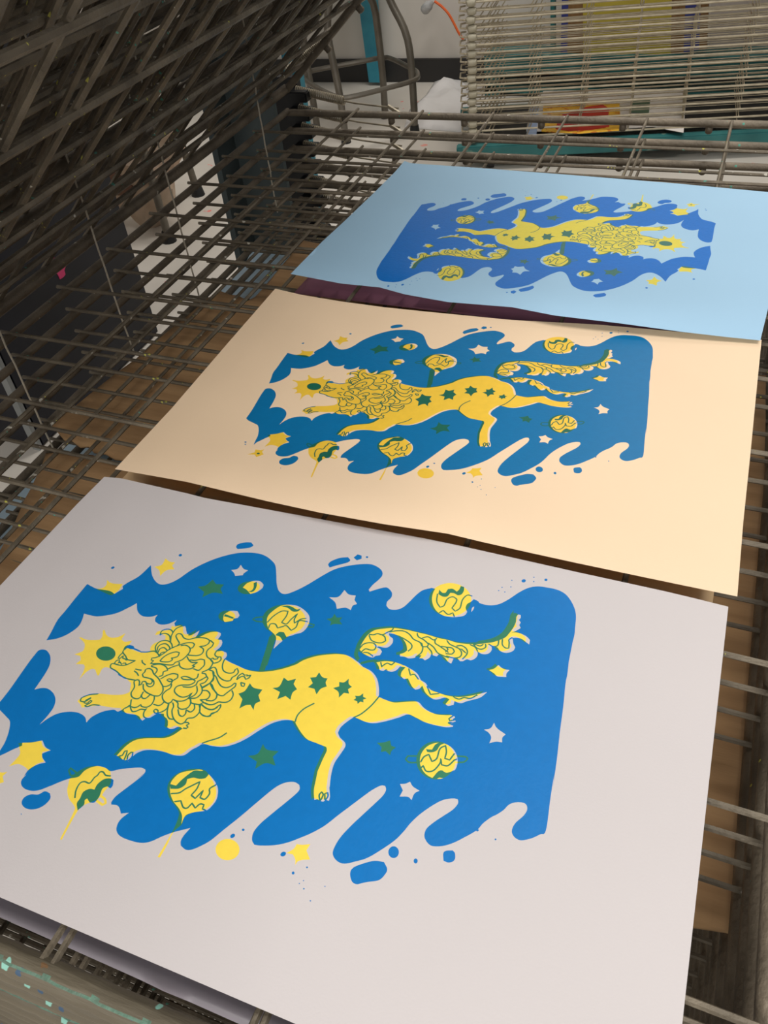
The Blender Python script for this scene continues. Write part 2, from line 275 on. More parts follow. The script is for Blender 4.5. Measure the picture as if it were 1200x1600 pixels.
STROKES = [P(s) for s in '''Z1 690 430 672 440 655 470 665 490 690 520 700 545 715 565 760 575 812 578 760 605 700 630 650 638 600 632 555 618 520 615 500 640 500 665 540 690 580 715 640 770 690 800 T4 740 95 790 120 850 132
Z1 655 480 620 510 595 548 620 550 650 525 660 520 655 548 690 560 700 572
Z1 545 618 575 580 610 565 612 590 595 610 625 600 640 625 660 610 690 608 695 625
Z1 880 470 960 470 1040 458 1075 470 1100 500 1115 530
Z1 895 570 900 600 940 632
Z1 810 682 850 692 890 698
Z1 798 708 830 730 852 768
T4 610 217 560 222 510 242 503 262 530 265 565 245
T4 570 240 540 255 525 272 545 275 565 258 575 262 560 275 530 290 545 297 580 285 620 288
Z2 480 180 500 130 560 105 620 115 640 150 620 190 612 255
Z2 480 180 510 160 560 160 600 190 608 240
Z2 640 150 680 100 740 70 790 62
Z2 425 375 425 320 470 265 540 245 600 260 630 300 632 335
Z2 440 385 460 320 510 290 560 290 600 330 605 360
Z2 455 395 480 350 530 335 570 370
Z2 475 435 490 405 530 390 540 400
Z2 420 385 450 405 475 440 530 405 600 355 700 310 760 290 820 275 890 275 912 295 890 335 860 345
Z2 700 310 725 280 690 220 680 185 710 160 750 170 780 215 840 232 915 215 980 210 1060 220 1100 245 1090 280 1040 312 970 320 1010 340 1025 370 1000 415 940 435 840 430
Z2 740 310 800 305 850 335 855 380 820 430 760 485 700 510 670 520 640 550 560 550 480 535 400 535 360 535 400 500 370 490 380 465 420 462 475 440
Z2 480 500 530 450 600 410 680 388 722 400 700 445 640 465 625 465 635 490 590 512 510 512 480 500
Z2 720 520 730 570 780 600 860 600 915 570 880 560 920 540 950 520 880 520 840 490 820 450
Z2 860 490 920 495 990 480 1035 490 1035 550 1000 590 960 620 900 600
Z2 1110 245 1150 280 1130 320 1080 360 1060 400 1070 450 1110 480 1140 520 1120 570 1080 610 1000 645
Z2 370 560 420 545 500 545 560 580 575 620 520 640 515 680 470 695
Z2 370 570 430 590 445 620 420 660
Z2 575 605 640 575 720 550
Z2 290 640 300 610 345 595 385 620 400 660 460 720 500 790 Z3 515 180 515 240 470 295 400 295 320 260 275 215 270 150
Z2 290 640 260 670 270 700 330 715 370 730 385 760 360 790 325 785
Z3 250 150 260 120 300 120 320 170 360 185 400 160 400 110 360 80
Z3 155 120 180 100 215 100 225 125 215 170 250 150
Z3 155 130 160 190 120 260 130 310 180 335 230 320 270 250
Z3 245 290 260 325 300 330 350 290
Z3 120 350 110 430 160 445 210 430 235 405 250 430 310 440 370 410 405 350 410 300
Z3 35 455 105 425 130 490 180 490 240 465 290 470 310 460 280 500 275 550 300 575 350 580 420 540 450 520 455 480 425 465 400 485 420 515 450 515 520 490 570 450 585 400
Z3 405 405 460 420 500 405 530 375
Z3 520 180 560 180 610 155 640 110 700 70 700 30 640 20 560 45 490 85
Z3 640 110 600 120 565 100 590 85 630 95 635 120
Z3 625 155 610 200 550 240 510 290 520 350 570 390 620 375 640 340 680 360 740 365 800 350 840 320 880 260 830 300 760 315 700 290 660 240 680 190 740 165 850 160 910 130 920 110 880 85 800 55 745 65 770 90 860 95 940 75 960 20
Z3 770 185 860 190 930 160 950 120 1000 95 1060 60 1050 25 1000 15
Z3 940 180 945 240 910 290 830 330 870 330 940 320 1000 260 1005 200 980 150 1040 130 1080 80 1060 50
Z3 1010 190 1100 140 1150 90 1140 0
Z3 1110 150 1140 210 1190 270 1180 330 1130 360 1060 355
Z3 1010 230 1070 235 1105 280 1080 330 1030 345 980 345 1020 375 980 405 920 400 870 385 865 350
Z3 860 345 860 400 820 450 750 465 705 440 705 390 680 365
Z3 640 385 650 430 630 480 640 560 680 620 740 650 790 625 825 580 900 570 960 520 980 470 970 410
Z3 705 470 720 535 760 555 800 520 805 470 860 500 910 460 910 405
Z3 785 630 830 632 845 650 810 665 830 690 810 705 770 700
Z3 590 400 570 490 575 550 600 585 630 590
Z3 980 510 1020 545 1080 555 1120 530 1200 490
Z3 1000 410 1060 455 1140 470 1200 440
Z3 1040 385 1100 410 1160 400 1200 380
Z4 300 525 350 500 380 520 400 590 440 640 500 670 560 665 580 630 630 600 660 560 645 515 620 530 600 565 540 575 480 550 460 500 470 440 490 400
Z4 350 595 380 620 410 690 450 740 510 755 570 735 610 700 630 705 620 740 570 780 510 825 470 855 420 850 380 820 350 770 330 720 310 700
Z4 580 795 595 840 570 900 520 935 460 940 410 935 350 965 280 965 230 945
Z4 200 965 240 1000 300 1030 360 1020 400 990 440 965 435 1000 390 1055 320 1080 310 1110 260 1115 200 1090 175 1050 185 980
Z4 640 655 660 610 710 575 740 600 770 595 760 610 815 600 790 635 750 650 730 615 690 620 640 655
Z4 690 690 740 705 730 740 700 735 690 690
Z4 385 300 365 340 390 370 440 370 445 400 410 435 350 450 330 430 310 400 340 385 355 400 400 395 410 370
Z4 300 535 350 560 345 640 290 710 210 760
Z4 390 850 380 890 330 920 260 915
T5 765 275 700 310 660 350 645 390
T5 1168 235 1120 290 1060 340 1010 365
T5 218 460 170 490 100 512 65 525
T6 435 352 405 372 412 385 440 380
T6 435 412 402 400 410 395 430 400
T8 800 165 795 130 810 110 820 125 810 150 800 165
T8 830 155 830 120 848 115 850 135 835 160
T4 745 605 765 600 780 575 795 572 790 595 775 630
T4 795 625 800 600 820 582 830 582 825 610 800 635
T3 335 350 330 400 350 435 375 425 395 385 430 370 455 385 450 405 425 440 445 460 475 440 490 390 520 360 550 365
T3 345 470 370 455 400 480 430 470 440 495
T2 470 530 510 490 560 460 600 460 590 490 560 530 590 540 620 510 660 475 640 510 640 535 680 510 715 505
T2 480 560 490 540 520 540 535 565 570 555 590 550 620 580 650 560 670 520 720 525
T6 230 640 250 610 280 595 300 640 330 620 350 560 385 540 390 580 380 620 410 630 440 590
T6 225 685 245 665 265 700 310 695 350 650 355 620 360 660 400 665 440 630 455 625
T7 1070 120 1120 115 1160 90 1200 70 T8 50 45 30 90 -5 130 20 150 70 100 50 145 80 155 110 120 110 90 150 65
T7 1095 170 1130 165 1145 205 1170 210 1200 180 T8 20 210 50 185 75 190 65 215 85 225
T7 468 148 475 100 500 55 530 45 560 55 590 20 610 5 T4 625 705 645 705 660 725 690 730
Z5 215 330 270 335 320 320 380 335 450 300 505 275 515 255
Z5 215 345 240 400 300 430 370 435 420 410 410 360 380 340
Z5 100 500 140 455 200 435 270 440 300 475 280 520 230 525 170 510 120 545
Z5 150 555 200 560 260 600
Z5 470 300 560 285 650 290 720 330 770 390 850 430 880 480 940 480 955 450 900 400 830 360 815 320
Z5 580 350 660 390 740 450 745 500 700 540
Z5 880 375 950 360 1020 400 1060 380
Z5 955 440 1020 490 1070 560 1150 600 1200 620
Z5 940 485 990 540 1000 580
Z5 870 440 885 500 865 560 800 610
Z5 1040 400 1040 440 1100 480 1200 550
Z6 70 410 100 450 160 480 220 510 250 560 230 610 150 625 60 600
Z6 0 480 60 490 80 520 50 545
Z6 60 490 130 500 160 540 130 575 50 570
Z6 190 475 250 470 310 510 320 570 260 640
Z6 250 515 300 560
Z6 360 460 420 490 450 540
Z6 400 455 440 500 500 515 550 490 550 455
Z6 420 455 480 475 520 455
Z6 590 450 640 480 700 470 715 410
Z6 760 395 760 460 800 500 840 500 845 430 840 400 880 370
T6 155 60 165 100 190 95 215 125
Z5 360 680 370 730 440 690 490 710 530 680
T6 270 170 290 220 340 215
T6 440 240 470 250 500 240 540 245 580 225'''.split('\n')]
# ------------------------------------------------------------------ the setting
FZ=-.55
b=MB(); b.box((.3,.7,FZ-.02),(6.4,6.2,.04)); tag(b.build('floor',M_floor),kind='structure')
w0=Vector(at(500,127,2,FZ)); w1=Vector(at(720,127,2,FZ)); wd=(w1-w0).normalized(); wn=Vector((-wd.y,wd.x,0)); wrz=math.atan2(wd.y,wd.x)
wc=w0+wd*1.2
b=MB(); b.box((wc.x+wn.x*.03,wc.y+wn.y*.03,.9),(6.5,.06,2.9),wrz); tag(b.build('wall_back',M_wall,smooth=False),kind='structure')
b=MB(); b.box((wc.x-wn.x*.006,wc.y-wn.y*.006,FZ+.04),(6.5,.012,.08),wrz); tag(b.build('baseboard_back',M_base,smooth=False),kind='structure')
b=MB(); b.box((-2.9,.6,.9),(.06,6,2.9)); tag(b.build('wall_left',M_wall,smooth=False),kind='structure')

# ------------------------------------------------------------------ the big drying rack
HX,HZ=-.505,-.0075             # the hinge line every shelf swings round
XL,XR,YB,YF=-.511,.262,.727,-.508
rack=empty('drying_rack',(0,0,FZ)); tag(rack,'dark steel drying rack, upper wire shelves swung up at left, three prints on top','drying rack')
def skew(x): return (x+.505)/.75
def shelf_frame():
    b=MB(); r=.0050
    b.tube([(0,YF,0),(0,YB-.005,0)],r,10)                                            # hinge side rail
    b.tube([(.787,YF,-.001),(.787,YB+.012,-.001)],.0062,10)                               # free side rail
    b.tube([(.0,YB-.006,-.002),(.787,YB+.014,-.002)],.0054,10)                                 # back rail
    n=160; pts=[(-.01+.80*i/n,YF+random.uniform(-.0003,.0003),-.001) for i in range(n+1)]
    f0=len(b.f); b.tube(pts,.0078,32,1)                                # thick front rail
    for i in range(n):
        for k in range(32):
            if k in ((5,),(5,),(5,6),(5,),(5,),(5,))[i%6] and .36<.80*i/n<.53: b.m[f0+i*32+k]=2
    for x in (.10,.18,.30,.42,.54,.66): b.ball((x,YB-.004+x*.026,-.011),(.005,.005,.006))
    return b
YW=[.118,.228,.342,.455,.570,.685]
def shelf_wires():
    b=MB()
    for k in range(12):
        yl=.609-.1*k; yr=.618-.1037*k
        if k==11: yl,yr=-.470,-.474
        j=random.uniform(-.0012,.0012)
        b.tube([(-.006,yl,.0068+j),(.38,(yl+yr)/2+random.uniform(-.001,.001),.0062),(.786,yr,.0064)],.0021,6)
    for x in YW:
        b.tube([(x-.004,YF,.004),(x-.001,0,.0030),(x+.004,YB+.006,.0035)],.0021,6)
    b.tube([(.444,YF,.004),(.449,-.36,.004),(.4545,-.2,.0034)],.0021,6); b.tube([(.561,YF,.004),(.565,-.36,.004),(.5695,-.2,.0034)],.0021,6)
    return b
def spring_mesh(L=.085,drop=.015):
    b=MB(); pts=[]; T=26
    for i in range(T*9+1):
        a=2*math.pi*i/9; pts.append((L*i/(T*9),.0062*math.cos(a),.0062*math.sin(a)-drop*i/(T*9)))
    b.tube(pts,.0012,5)
    b.tube([(L,.0,-drop),(L+.02,0,-drop-.003),(L+.085,-.006,-drop-.006),(L+.10,-.014,-drop-.004)],.0014,6)
    b.tube([(L+.08,-.006,-drop-.004),(L+.105,-.02,-drop-.010),(L+.125,-.022,-drop-.017)],.0032,7)
    return b
shelf0=shelf_frame().build('shelf',[M_rail,M_front,M_streak],rack)
shelf0.location=(HX,0,HZ-FZ)
g0=shelf_wires().build('wire_grid',M_wire,shelf0)
s0=spring_mesh().build('spring',M_spring,shelf0); s0.location=(-.0,.762,.020)
NT=12
for k in range(1,NT):
    s=copy_tree(shelf0,rack); s.location=(HX+random.uniform(-.0008,.0008),random.uniform(-.001,.001),HZ-FZ-.0295*k)
NUP=17
# the shelves higher up are the heavier kind, with stouter wires
fb=MB(); fb.tube([(0,YF,0),(0,YB-.005,0)],.0072,10); fb.tube([(.787,YF,-.001),(.787,YB+.012,-.001)],.0062,10); fb.tube([(.0,YB-.006,-.002),(.787,YB+.014,-.002)],.0060,10); fb.tube([(-.01,YF,-.001),(.79,YF,-.001)],.0078,12)
for x in (.10,.18,.30,.42,.54,.66): fb.ball((x,YB-.004+x*.026,-.011),(.005,.005,.006))
up0=fb.build('shelf',[M_rail,M_front],rack)
gb=MB()
for k in range(15):
    y=.66-.08*k; gb.tube([(-.006,y,.0068),(.38,y+random.uniform(-.004,.004),.0062),(.786,y,.0064)],.0029,6)
for x in [.05,.118,.175,.228,.342,.455,.570,.685]: gb.tube([(x-.004,YF,.004),(x+.004,YB+.006,.0035)],.0034,6)
gb.build('wire_grid',M_wire,up0); s1=s0.copy(); COL.objects.link(s1); s1.parent=up0
for j in range(NUP):
    s=up0 if j==0 else copy_tree(up0,rack)
    s.location=(HX+random.uniform(-.002,.002),random.uniform(-.002,.002),HZ-FZ+.034+.0295*j)
    ang=42.0+j*.25+random.uniform(-2.2,2.2)*min(1,j)
    s.rotation_euler=(0,-math.radians(ang),math.radians(random.uniform(-1.0,1.0)*min(1,j)))
# corner posts and hinge brackets
b=MB(); x0=at(352,190,1,.83)[0]; x1=at(432,190,1,.83)[0]
b.box(((x0+x1)/2,.835,.30-.10),(x1-x0,.012,1.28)); b.box((x0+.006,.80,.30-.10),(.012,.07,1.28))
b.build('corner_post',M_slate,rack,False)
b=MB()
for x,y in ((-.535,-.56),(.355,-.56),(.355,.78)):
    b=MB(); zt=-.02 if x>0 else .62
    b.box((x,y,zt/2+.0),(.045,.03,.001+zt+.0 if zt>0 else .5)) if False else b.box((x,y,(.53+(zt+.0))/2 if zt<0 else (zt+.55)/2),(.045,.03,.50 if zt<0 else zt+.55))
    b.build('corner_post',M_slate,rack,False)
b=MB(); b.box((-.528,.775,.29),(.045,.014,.58)); b.build('hinge_strip',M_black,rack,False)
for k in range(NT):
    b=MB(); b.box((-.500,.758,HZ-FZ-.0295*k+.014),(.042,.030,.0165),0,0,.002); b.build('hinge_bracket',M_black,rack,False)
b=MB(); b.box((-.556,.86,.31),(.028,.02,.62)); b.build('turquoise_upright',M_teal,rack,False)
b=MB(); b.box((.313,-.20,HZ-FZ-.012),(.026,.66,.030),0,0,.004); b.build('side_bar',M_rail2,rack)

# strings that hang down along the hinge side
for i,(y,z0,z1,lab) in enumerate(((.600,.20,-.125,'thin pale string hanging beside the slate post, farthest of the four'),
    (.336,.25,-.150,'thin pale string hanging in front of the white floor, second farthest'),
    (.170,.30,-.125,'thin pale string hanging across the navy cabinet with pink splash'),
    (-.012,.35,-.150,'thick pale string hanging at left edge above torn cardboard, nearest of the four'))):
    b=MB(); n=24; pts=[(-.488+random.uniform(-.0006,.0006),y+random.uniform(-.0006,.0006),z0+(z1-z0)*q/n) for q in range(n+1)]
    b.tube(pts,.0011,6); o=b.build('string',M_string); tag(o,lab,'string',group='strings down the hinge side of the rack')

# ------------------------------------------------------------------ printed sheets
Z0=.0045
def dens(pts,step=.012):
    o=[]
    n=len(pts)
    for i in range(n):
        a=pts[i]; c=pts[(i+1)%n]; k=max(1,int(math.dist(a,c)/step))
        o+=[(a[0]+(c[0]-a[0])*j/k,a[1]+(c[1]-a[1])*j/k) for j in range(k)]
    return o
def wnd(C,poly):
    """winding test of centroids C against a closed outline"""
    A=np.array(poly); B=np.roll(A,-1,0); lo=A.min(0); hi=A.max(0)
    idx=np.where((C[:,0]>lo[0])&(C[:,0]<hi[0])&(C[:,1]>lo[1])&(C[:,1]<hi[1]))[0]; res=np.zeros(len(C),bool)
    if len(idx)==0: return res
    w=np.zeros(len(idx),int); X=C[idx,0]; Y=C[idx,1]
    for a,c in zip(A,B):
        left=(c[0]-a[0])*(Y-a[1])-(X-a[0])*(c[1]-a[1])
        w+=((a[1]<=Y)&(c[1]>Y)&(left>0)).astype(int); w-=((a[1]>Y)&(c[1]<=Y)&(left<0)).astype(int)
    res[idx]=w!=0; return res
def near(C,line,r):
    A=np.array(line); lo=A.min(0)-r; hi=A.max(0)+r
    idx=np.where((C[:,0]>lo[0])&(C[:,0]<hi[0])&(C[:,1]>lo[1])&(C[:,1]<hi[1]))[0]; res=np.zeros(len(C),bool)
    if len(idx)==0: return res
    D=np.full(len(idx),9.); Q=C[idx]
    for a,c in zip(A[:-1],A[1:]):
        d=c-a; t=np.clip(((Q-a)@d)/(d@d+1e-15),0,1); D=np.minimum(D,np.linalg.norm(Q-a-t[:,None]*d,axis=1))
    res[idx]=D<r*1.02; return res
def ribbon(line,r):
    L_=[Vector(q) for q in line]; a=[];c=[]
    for i,q in enumerate(L_):
        t=(L_[min(i+1,len(L_)-1)]-L_[max(i-1,0)]); t=t.normalized() if t.length>0 else Vector((1,0)); n=Vector((-t.y,t.x))*r
        a.append((q.x+n.x,q.y+n.y)); c.append((q.x-n.x,q.y-n.y))
    return a+c[::-1]
def G(poly): return ground(poly,Z0)
A_sky=G(smooth(SKY,True)); A_hole=[G(smooth(h,True)) for h in HOLES]; A_yel=[G(smooth(h,True)) for h in YELLOW]; A_blue=[G(smooth(h,True,step=2.5)) for h in BLUE]
PXM=1/1760.
A_str=[(G(smooth(s,False,corner=70,step=2.0)),.00047) for s in STROKES]; A_ys=[(G(smooth(s,False)),w*PXM/2) for w,s in YSTROKE]
def quad(c):
    c=np.array(c)
    def f(pts):
        X=np.array(pts,float); u=X[:,0]/.25; v=(X[:,1]+.31)/.16
        F=np.stack([np.ones_like(u),u,v,u*u,u*v,v*v,u*u*v,u*v*v,u**3,v**3],1); return [tuple(q) for q in F@c]
    return f
ident=lambda p:p
def make_sheet(name,outline_px,warp,zfun,mats):
    out=dens(ground(outline_px,Z0)); O=np.array(out)
    verts=[];edges=[]
    def ring(poly,closed=True):
        o=len(verts); verts.extend(Vector(q) for q in poly); n=len(poly)
        edges.extend((o+i,o+(i+1)%n) for i in range(n if closed else n-1))
    ring(out)
    sky=warp(A_sky); hol=[warp(h) for h in A_hole]; yel=[warp(h) for h in A_yel]; blu=[warp(h) for h in A_blue]
    st=[(warp(s),r) for s,r in A_str]; ys=[(warp(s),r) for s,r in A_ys]
    for q in [sky]+hol+yel+blu: ring(q)
    for s,r in st+ys: ring(ribbon(s,r))
    lo=O.min(0); hi=O.max(0); g=[]
    for x in np.arange(lo[0]+.007,hi[0],.014):
        for y in np.arange(lo[1]+.007,hi[1],.014): g.append((x,y))
    gi=wnd(np.array(g),out)
    for q,k in zip(g,gi):
        if k: verts.append(Vector(q))
    V,E,F,_,_,_=delaunay_2d_cdt(verts,edges,[],0,1e-6)
    Va=np.array([(v.x,v.y) for v in V]); Fa=np.array([list(f) for f in F]); C=Va[Fa].mean(1)
    keep=wnd(C,out); Fa=Fa[keep]; C=C[keep]
    blue=wnd(C,sky)
    for h in hol: blue&=~wnd(C,h)
    for q in blu: blue|=wnd(C,q)
    for s,r in st: blue|=near(C,s,r)
    yl=np.zeros(len(C),bool)
    for q in yel: yl|=wnd(C,q)
    for s,r in ys: yl|=near(C,s,r)
    mi=np.where(blue&yl,3,np.where(blue,1,np.where(yl,2,0)))
    Z=np.array([zfun(x,y) for x,y in Va]); k=((Z-CP[2])/(Z0-CP[2]))[:,None]
    XY=CP[:2]+(Va-CP[:2])*k
    me=bpy.data.meshes.new(name); me.from_pydata([(a,c,z) for (a,c),z in zip(XY.tolist(),Z.tolist())],[],Fa.tolist())
    for m in mats: me.materials.append(m)
    me.polygons.foreach_set('material_index',mi.astype(np.int32)); me.polygons.foreach_set('use_smooth',[True]*len(Fa)); me.update()
    bm=bmesh.new(); bm.from_mesh(me); bmesh.ops.recalc_face_normals(bm,faces=bm.faces[:])
    if sum(f.normal.z for f in bm.faces)<0: bmesh.ops.reverse_faces(bm,faces=bm.faces[:])
    loose=[v for v in bm.verts if not v.link_faces]; bmesh.ops.delete(bm,geom=loose,context='VERTS')
    bm.to_mesh(me); bm.free()
    o=bpy.data.objects.new(name,me); COL.objects.link(o)
    print(name,len(V),len(Fa)); return o
def paper(n,c): return mat(n,tuple(x*.97 for x in c[:3])+(1,),c,5,.62,0,.05,700,spec=.3)
P_lav=paper('white_print_paper',srgb(208,201,200)); P_cream=paper('cream_print_paper',srgb(248,219,184)); P_sky=paper('sky_blue_print_paper',srgb(166,204,230))
I1=[P_lav,ink('blue_ink',srgb(10,118,192),sp=.3),ink('yellow_ink',srgb(254,222,82)),ink('green_overprint',srgb(52,128,98))]
I2=[P_cream,ink('blue_ink_on_cream',srgb(4,116,172),sp=.3),ink('yellow_ink_on_cream',srgb(250,205,66)),ink('green_overprint_on_cream',srgb(24,104,84))]
I3=[P_sky,ink('blue_ink_on_sky',srgb(0,112,200),.3,sp=.22),ink('yellow_ink_on_sky',srgb(228,212,70),.32),ink('green_overprint_on_sky',srgb(45,112,100),.32)]
lav=[(163,745),(190,747.5),(227,756),(293,771),(320,778),(500,811),(667,842),(725,854),(800,871),(900,893.5),(1040,924),(1090,936),(1138,948),(1066,1600),(1038.7,1850),(700,1702),(462,1600),(0,1402),(-200,1316),(-327.6,1261.6),(0,915),(71,840),(120,788)]
cream=[(430,451),(473,461),(533,471),(600,480),(667,487),(800,500),(933,507),(1067,519),(1190,531),(1182,611),(1172,714),(1161.5,814),(1152,932),(1050,911),(900,879.5),(825,863),(750,846),(700,834),(600,819),(500,801),(417,783),(292,753),(179.5,733),(266.7,639.6),(362,529)]
sky=[(632,251.5),(642,255),(750,262.5),(900,274),(1050,286),(1200,300),(1245,304),(1220,400),(1188,532),(1130,526),(1067,518.7),(967,505),(867,493),(800,480),(700,472),(633,460),(593,449),(533,443),(454,428),(504,377),(538.7,345),(584,301.5),(616.7,269)]
zl=lambda x,y: Z0+.0006*math.sin(x*17)*math.sin(y*13)
zc=lambda x,y: Z0+.0008*math.sin(x*15+1)+ .010*math.exp(-((y+.150)/.05)**2)*(.55+.45*math.sin(x*12+2))
zs=lambda x,y: Z0+.001+.0008*math.sin(x*15+1)+ .013*math.exp(-((y-.185)/.06)**2)*(.6+.4*math.sin(x*14+.5))
o=make_sheet('screen_print',lav,ident,zl,I1); tag(o,'nearest screen print, lion in blue and yellow on white paper','print',group='lion prints drying on the top shelf')
o=make_sheet('screen_print',cream,quad([[0.00482, 0.01638], [0.24502, 0.0086], [-0.00034, 0.15753], [0.008, -0.00723], [0.00486, 0.00858], [-0.00081, -0.00638], [-0.00497, 0.01291], [0.0003, -0.00287], [-0.00129, -0.00257], [-0.00107, 0.00159]]),zc,I2)
tag(o,'middle screen print, blue and yellow lion on cream paper','print',group='lion prints drying on the top shelf')
o=make_sheet('screen_print',sky,quad([[0.00663, 0.31338], [-0.24788, 0.01528], [-0.01116, -0.16444], [-0.00412, 0.00952], [-0.00217, -0.00386], [0.00456, -0.01026], [0.00237, -0.01132], [0.00254, -0.00552], [0.0013, -6e-05], [0.00257, -0.00776]]),zs,I3)
tag(o,'farthest screen print, upside-down blue and yellow lion on sky blue paper','print',group='lion prints drying on the top shelf')

# sheets on the shelf below, and cardboard deeper down
def flat_sheet(name,px,z,m,label,cat,group=None,curl=None,th=.0006,holes=None):
    poly=dens(ground(px,z),.02); lo=np.array(poly).min(0); hi=np.array(poly).max(0); verts=[Vector(q) for q in poly]; n=len(verts)
    edges=[(i,(i+1)%n) for i in range(n)]; g=[(x,y) for x in np.arange(lo[0]+.01,hi[0],.02) for y in np.arange(lo[1]+.01,hi[1],.02)]
    for q,k in zip(g,wnd(np.array(g),poly)):
        if k: verts.append(Vector(q))
    V,E,F,_,_,_=delaunay_2d_cdt(verts,edges,[],0,1e-6); Va=np.array([(v.x,v.y) for v in V]); Fa=np.array([list(f) for f in F]); C=Va[Fa].mean(1); Fa=Fa[wnd(C,poly)]
    b=MB(); zz=[z+(curl(x,y) if curl else 0) for x,y in Va]
    b.add([(x,y,q) for (x,y),q in zip(Va,zz)],Fa.tolist()); o=b.build(name,m)
    bm=bmesh.new(); bm.from_mesh(o.data); bmesh.ops.recalc_face_normals(bm,faces=bm.faces[:])
    if sum(f.normal.z for f in bm.faces)<0: bmesh.ops.reverse_faces(bm,faces=bm.faces[:])
    bm.to_mesh(o.data); bm.free()
    md=o.modifiers.new('thickness','SOLIDIFY'); md.thickness=th; md.offset=-1
    tag(o,label,cat,group); return o
T1=-.0295+.0015
GL='sheets on the shelf below the prints'
M_purp=mat('plum_paper',srgb(186,124,148),srgb(192,132,156),6,.55); M_tan=mat('orange_cream_paper',srgb(244,206,156),srgb(250,214,166),6,.6); M_greyp=mat('lilac_grey_paper',srgb(200,190,198),srgb(208,199,206),6,.30)
def rect_px(q0,q1,depth,z):   # the visible edge's two ends, then the sheet's far edge
    a=Vector(at(*q0,2,z)[:2]); c=Vector(at(*q1,2,z)[:2]); n=Vector((-(c-a).y,(c-a).x)).normalized()*depth
    return [a,c,c+n,a+n]
def px_of(p,z):
    q=R@(np.array([p[0],p[1],z])-CP); return (600+CF*q[0]/q[2],800+CF*q[1]/q[2])
def low(q0,q1,depth,m,label,curl=None):
    pts=[px_of(p,T1) for p in rect_px(q0,q1,depth,T1)]
    return flat_sheet('paper_sheet',pts,T1,m,label,'paper sheet',GL,curl)
low((459,458),(1165,545),.30,M_purp,'plum purple sheet on the lower shelf, seen between the blue and cream prints')
low((190,749),(1113,945),.31,M_tan,'orange cream sheet on the lower shelf, seen between the cream and white prints')
ye=at(100,1478,2,T1)[1]
low((-110,1384),(1010,1884),.30,M_greyp,'shiny lilac grey sheet on the lower shelf, showing below the nearest print',
    curl=lambda x,y:.014*math.exp(-((y-(ye+.034))/.016)**2))
T4=-.0295*4+.0025
cc=lambda x,y:.0012*math.sin(y*60+x*9)
GC='torn cardboard sheets four shelves down'
flat_sheet('cardboard_sheet',[(342,454),(300,486),(250,529),(215,557),(183,583),(150,608),(117,633),(73,667),(88,672),(100,687),(112,688),(125,698),(138,697),(146,706),(165,709),(179,717),(420,745),(700,560),(560,470),(400,463),(387,471),(372,462),(360,461)],T4+.002,M_card,'torn brown cardboard under the cream print, pointed strip left of it','cardboard',GC,cc,.003)
flat_sheet('cardboard_sheet',[(71,708),(66,722),(54,750),(48,765),(40,780),(25,812),(12,835),(0,858),(-60,930),(-200,1150),(-100,1290),(600,1560),(900,1150),(700,930),(400,770),(180,727),(162,722),(146,712),(120,709),(90,706)],T4-.001,M_card,'torn brown cardboard left of the white print, nearest piece at left','cardboard',GC,cc,.003)
flat_sheet('cardboard_sheet',[(471,376),(455,396),(433,425),(410,450),(385,480),(430,520),(800,560),(900,420),(640,385),(520,383),(496,381)],T4+.001,M_card,'brown cardboard piece beside the left corner of the blue print','cardboard',GC,cc,.003)
flat_sheet('cardboard_sheet',[(1197,587),(1195,720),(1195,850),(1186,1061),(1176.6,1164),(1162.5,1319),(1153,1459),(1087.5,1449),(1000,1437),(900,1300),(1000,900),(1080,583)],T4+.001,M_card,'long brown cardboard strip along the right edge of the white and cream prints','cardboard',GC,cc,.003)
M_pale=mat('pale_blue_sheet',srgb(150,172,184),srgb(165,186,197),5,.5)
flat_sheet('board',[(395,388),(383,412),(300,492),(200,592),(70,722),(0,792),(-80,880),(-150,1150),(900,1500),(1000,600),(640,400)],-.0295*7+.0025,M_pale,'pale blue grey board deep in the rack, edge showing left of the torn cardboard','board',None,None,.004)

# ------------------------------------------------------------------ second rack, beige, behind at right
p0=at(733,104,2,-.27); p1=at(950,90,2,-.27); rz2=math.atan2(p1[1]-p0[1],p1[0]-p0[0])
rack2=empty('drying_rack',(p0[0],p0[1],FZ),rz2); tag(rack2,'beige wire drying rack with rounded spacers standing behind at right','drying rack')
b=MB(); D2=.30; W2=1.15
for y,r in ((0,.0029),(D2,.0024)): b.tube([(-.012,y,0),(W2,y,0)],r,6)
for y in (D2*.33,D2*.66): b.tube([(-.012,y,.002),(W2,y,.002)],.0014,5)
b.tube([(-.012,0,0),(-.024,.006,0),(-.024,.05,0),(-.010,.056,0)],.0024,6)
sh=b.build('shelf',M_beige,rack2); sh.location=(0,0,.085)
b=MB()
for i,x in enumerate((.03,.055,.165,.31,.45,.60,.75,.90,1.05)): b.tube([(x,0,.003),(x+.05,D2,.003)],.0018,5)
b.build('wire_grid',M_beige,sh)
b=MB(); b.ball((.008,-.004,0),(.013,.012,.0098)); b.build('spacer',M_ball,sh)
for k in range(1,38):
    s=copy_tree(sh,rack2); s.location=(random.uniform(-.002,.002),random.uniform(-.002,.002),.085+.0207*k)
b=MB(); b.box((.56,-.01,.052),(1.20,.035,.036),0,0,.003); b.box((.56,D2+.01,.052),(1.20,.035,.036),0,0,.003); b.box((.03,D2/2,.052),(.035,D2,.036),0,0,.003)
b.build('base_frame',M_dteal,rack2)
for x,y in ((.06,0),(1.05,0),(.06,D2),(1.05,D2)):
    b=MB(); b.tube([(x-.01,y,.022),(x+.01,y,.022)],.022,14); b.box((x,y,.03),(.03,.02,.02)); b.build('caster',M_black,rack2)
b=MB(); b.box((.55,D2/2+.01,.073),(1.1,D2-.03,.006)); b.build('base_shelf',M_black,rack2,False)
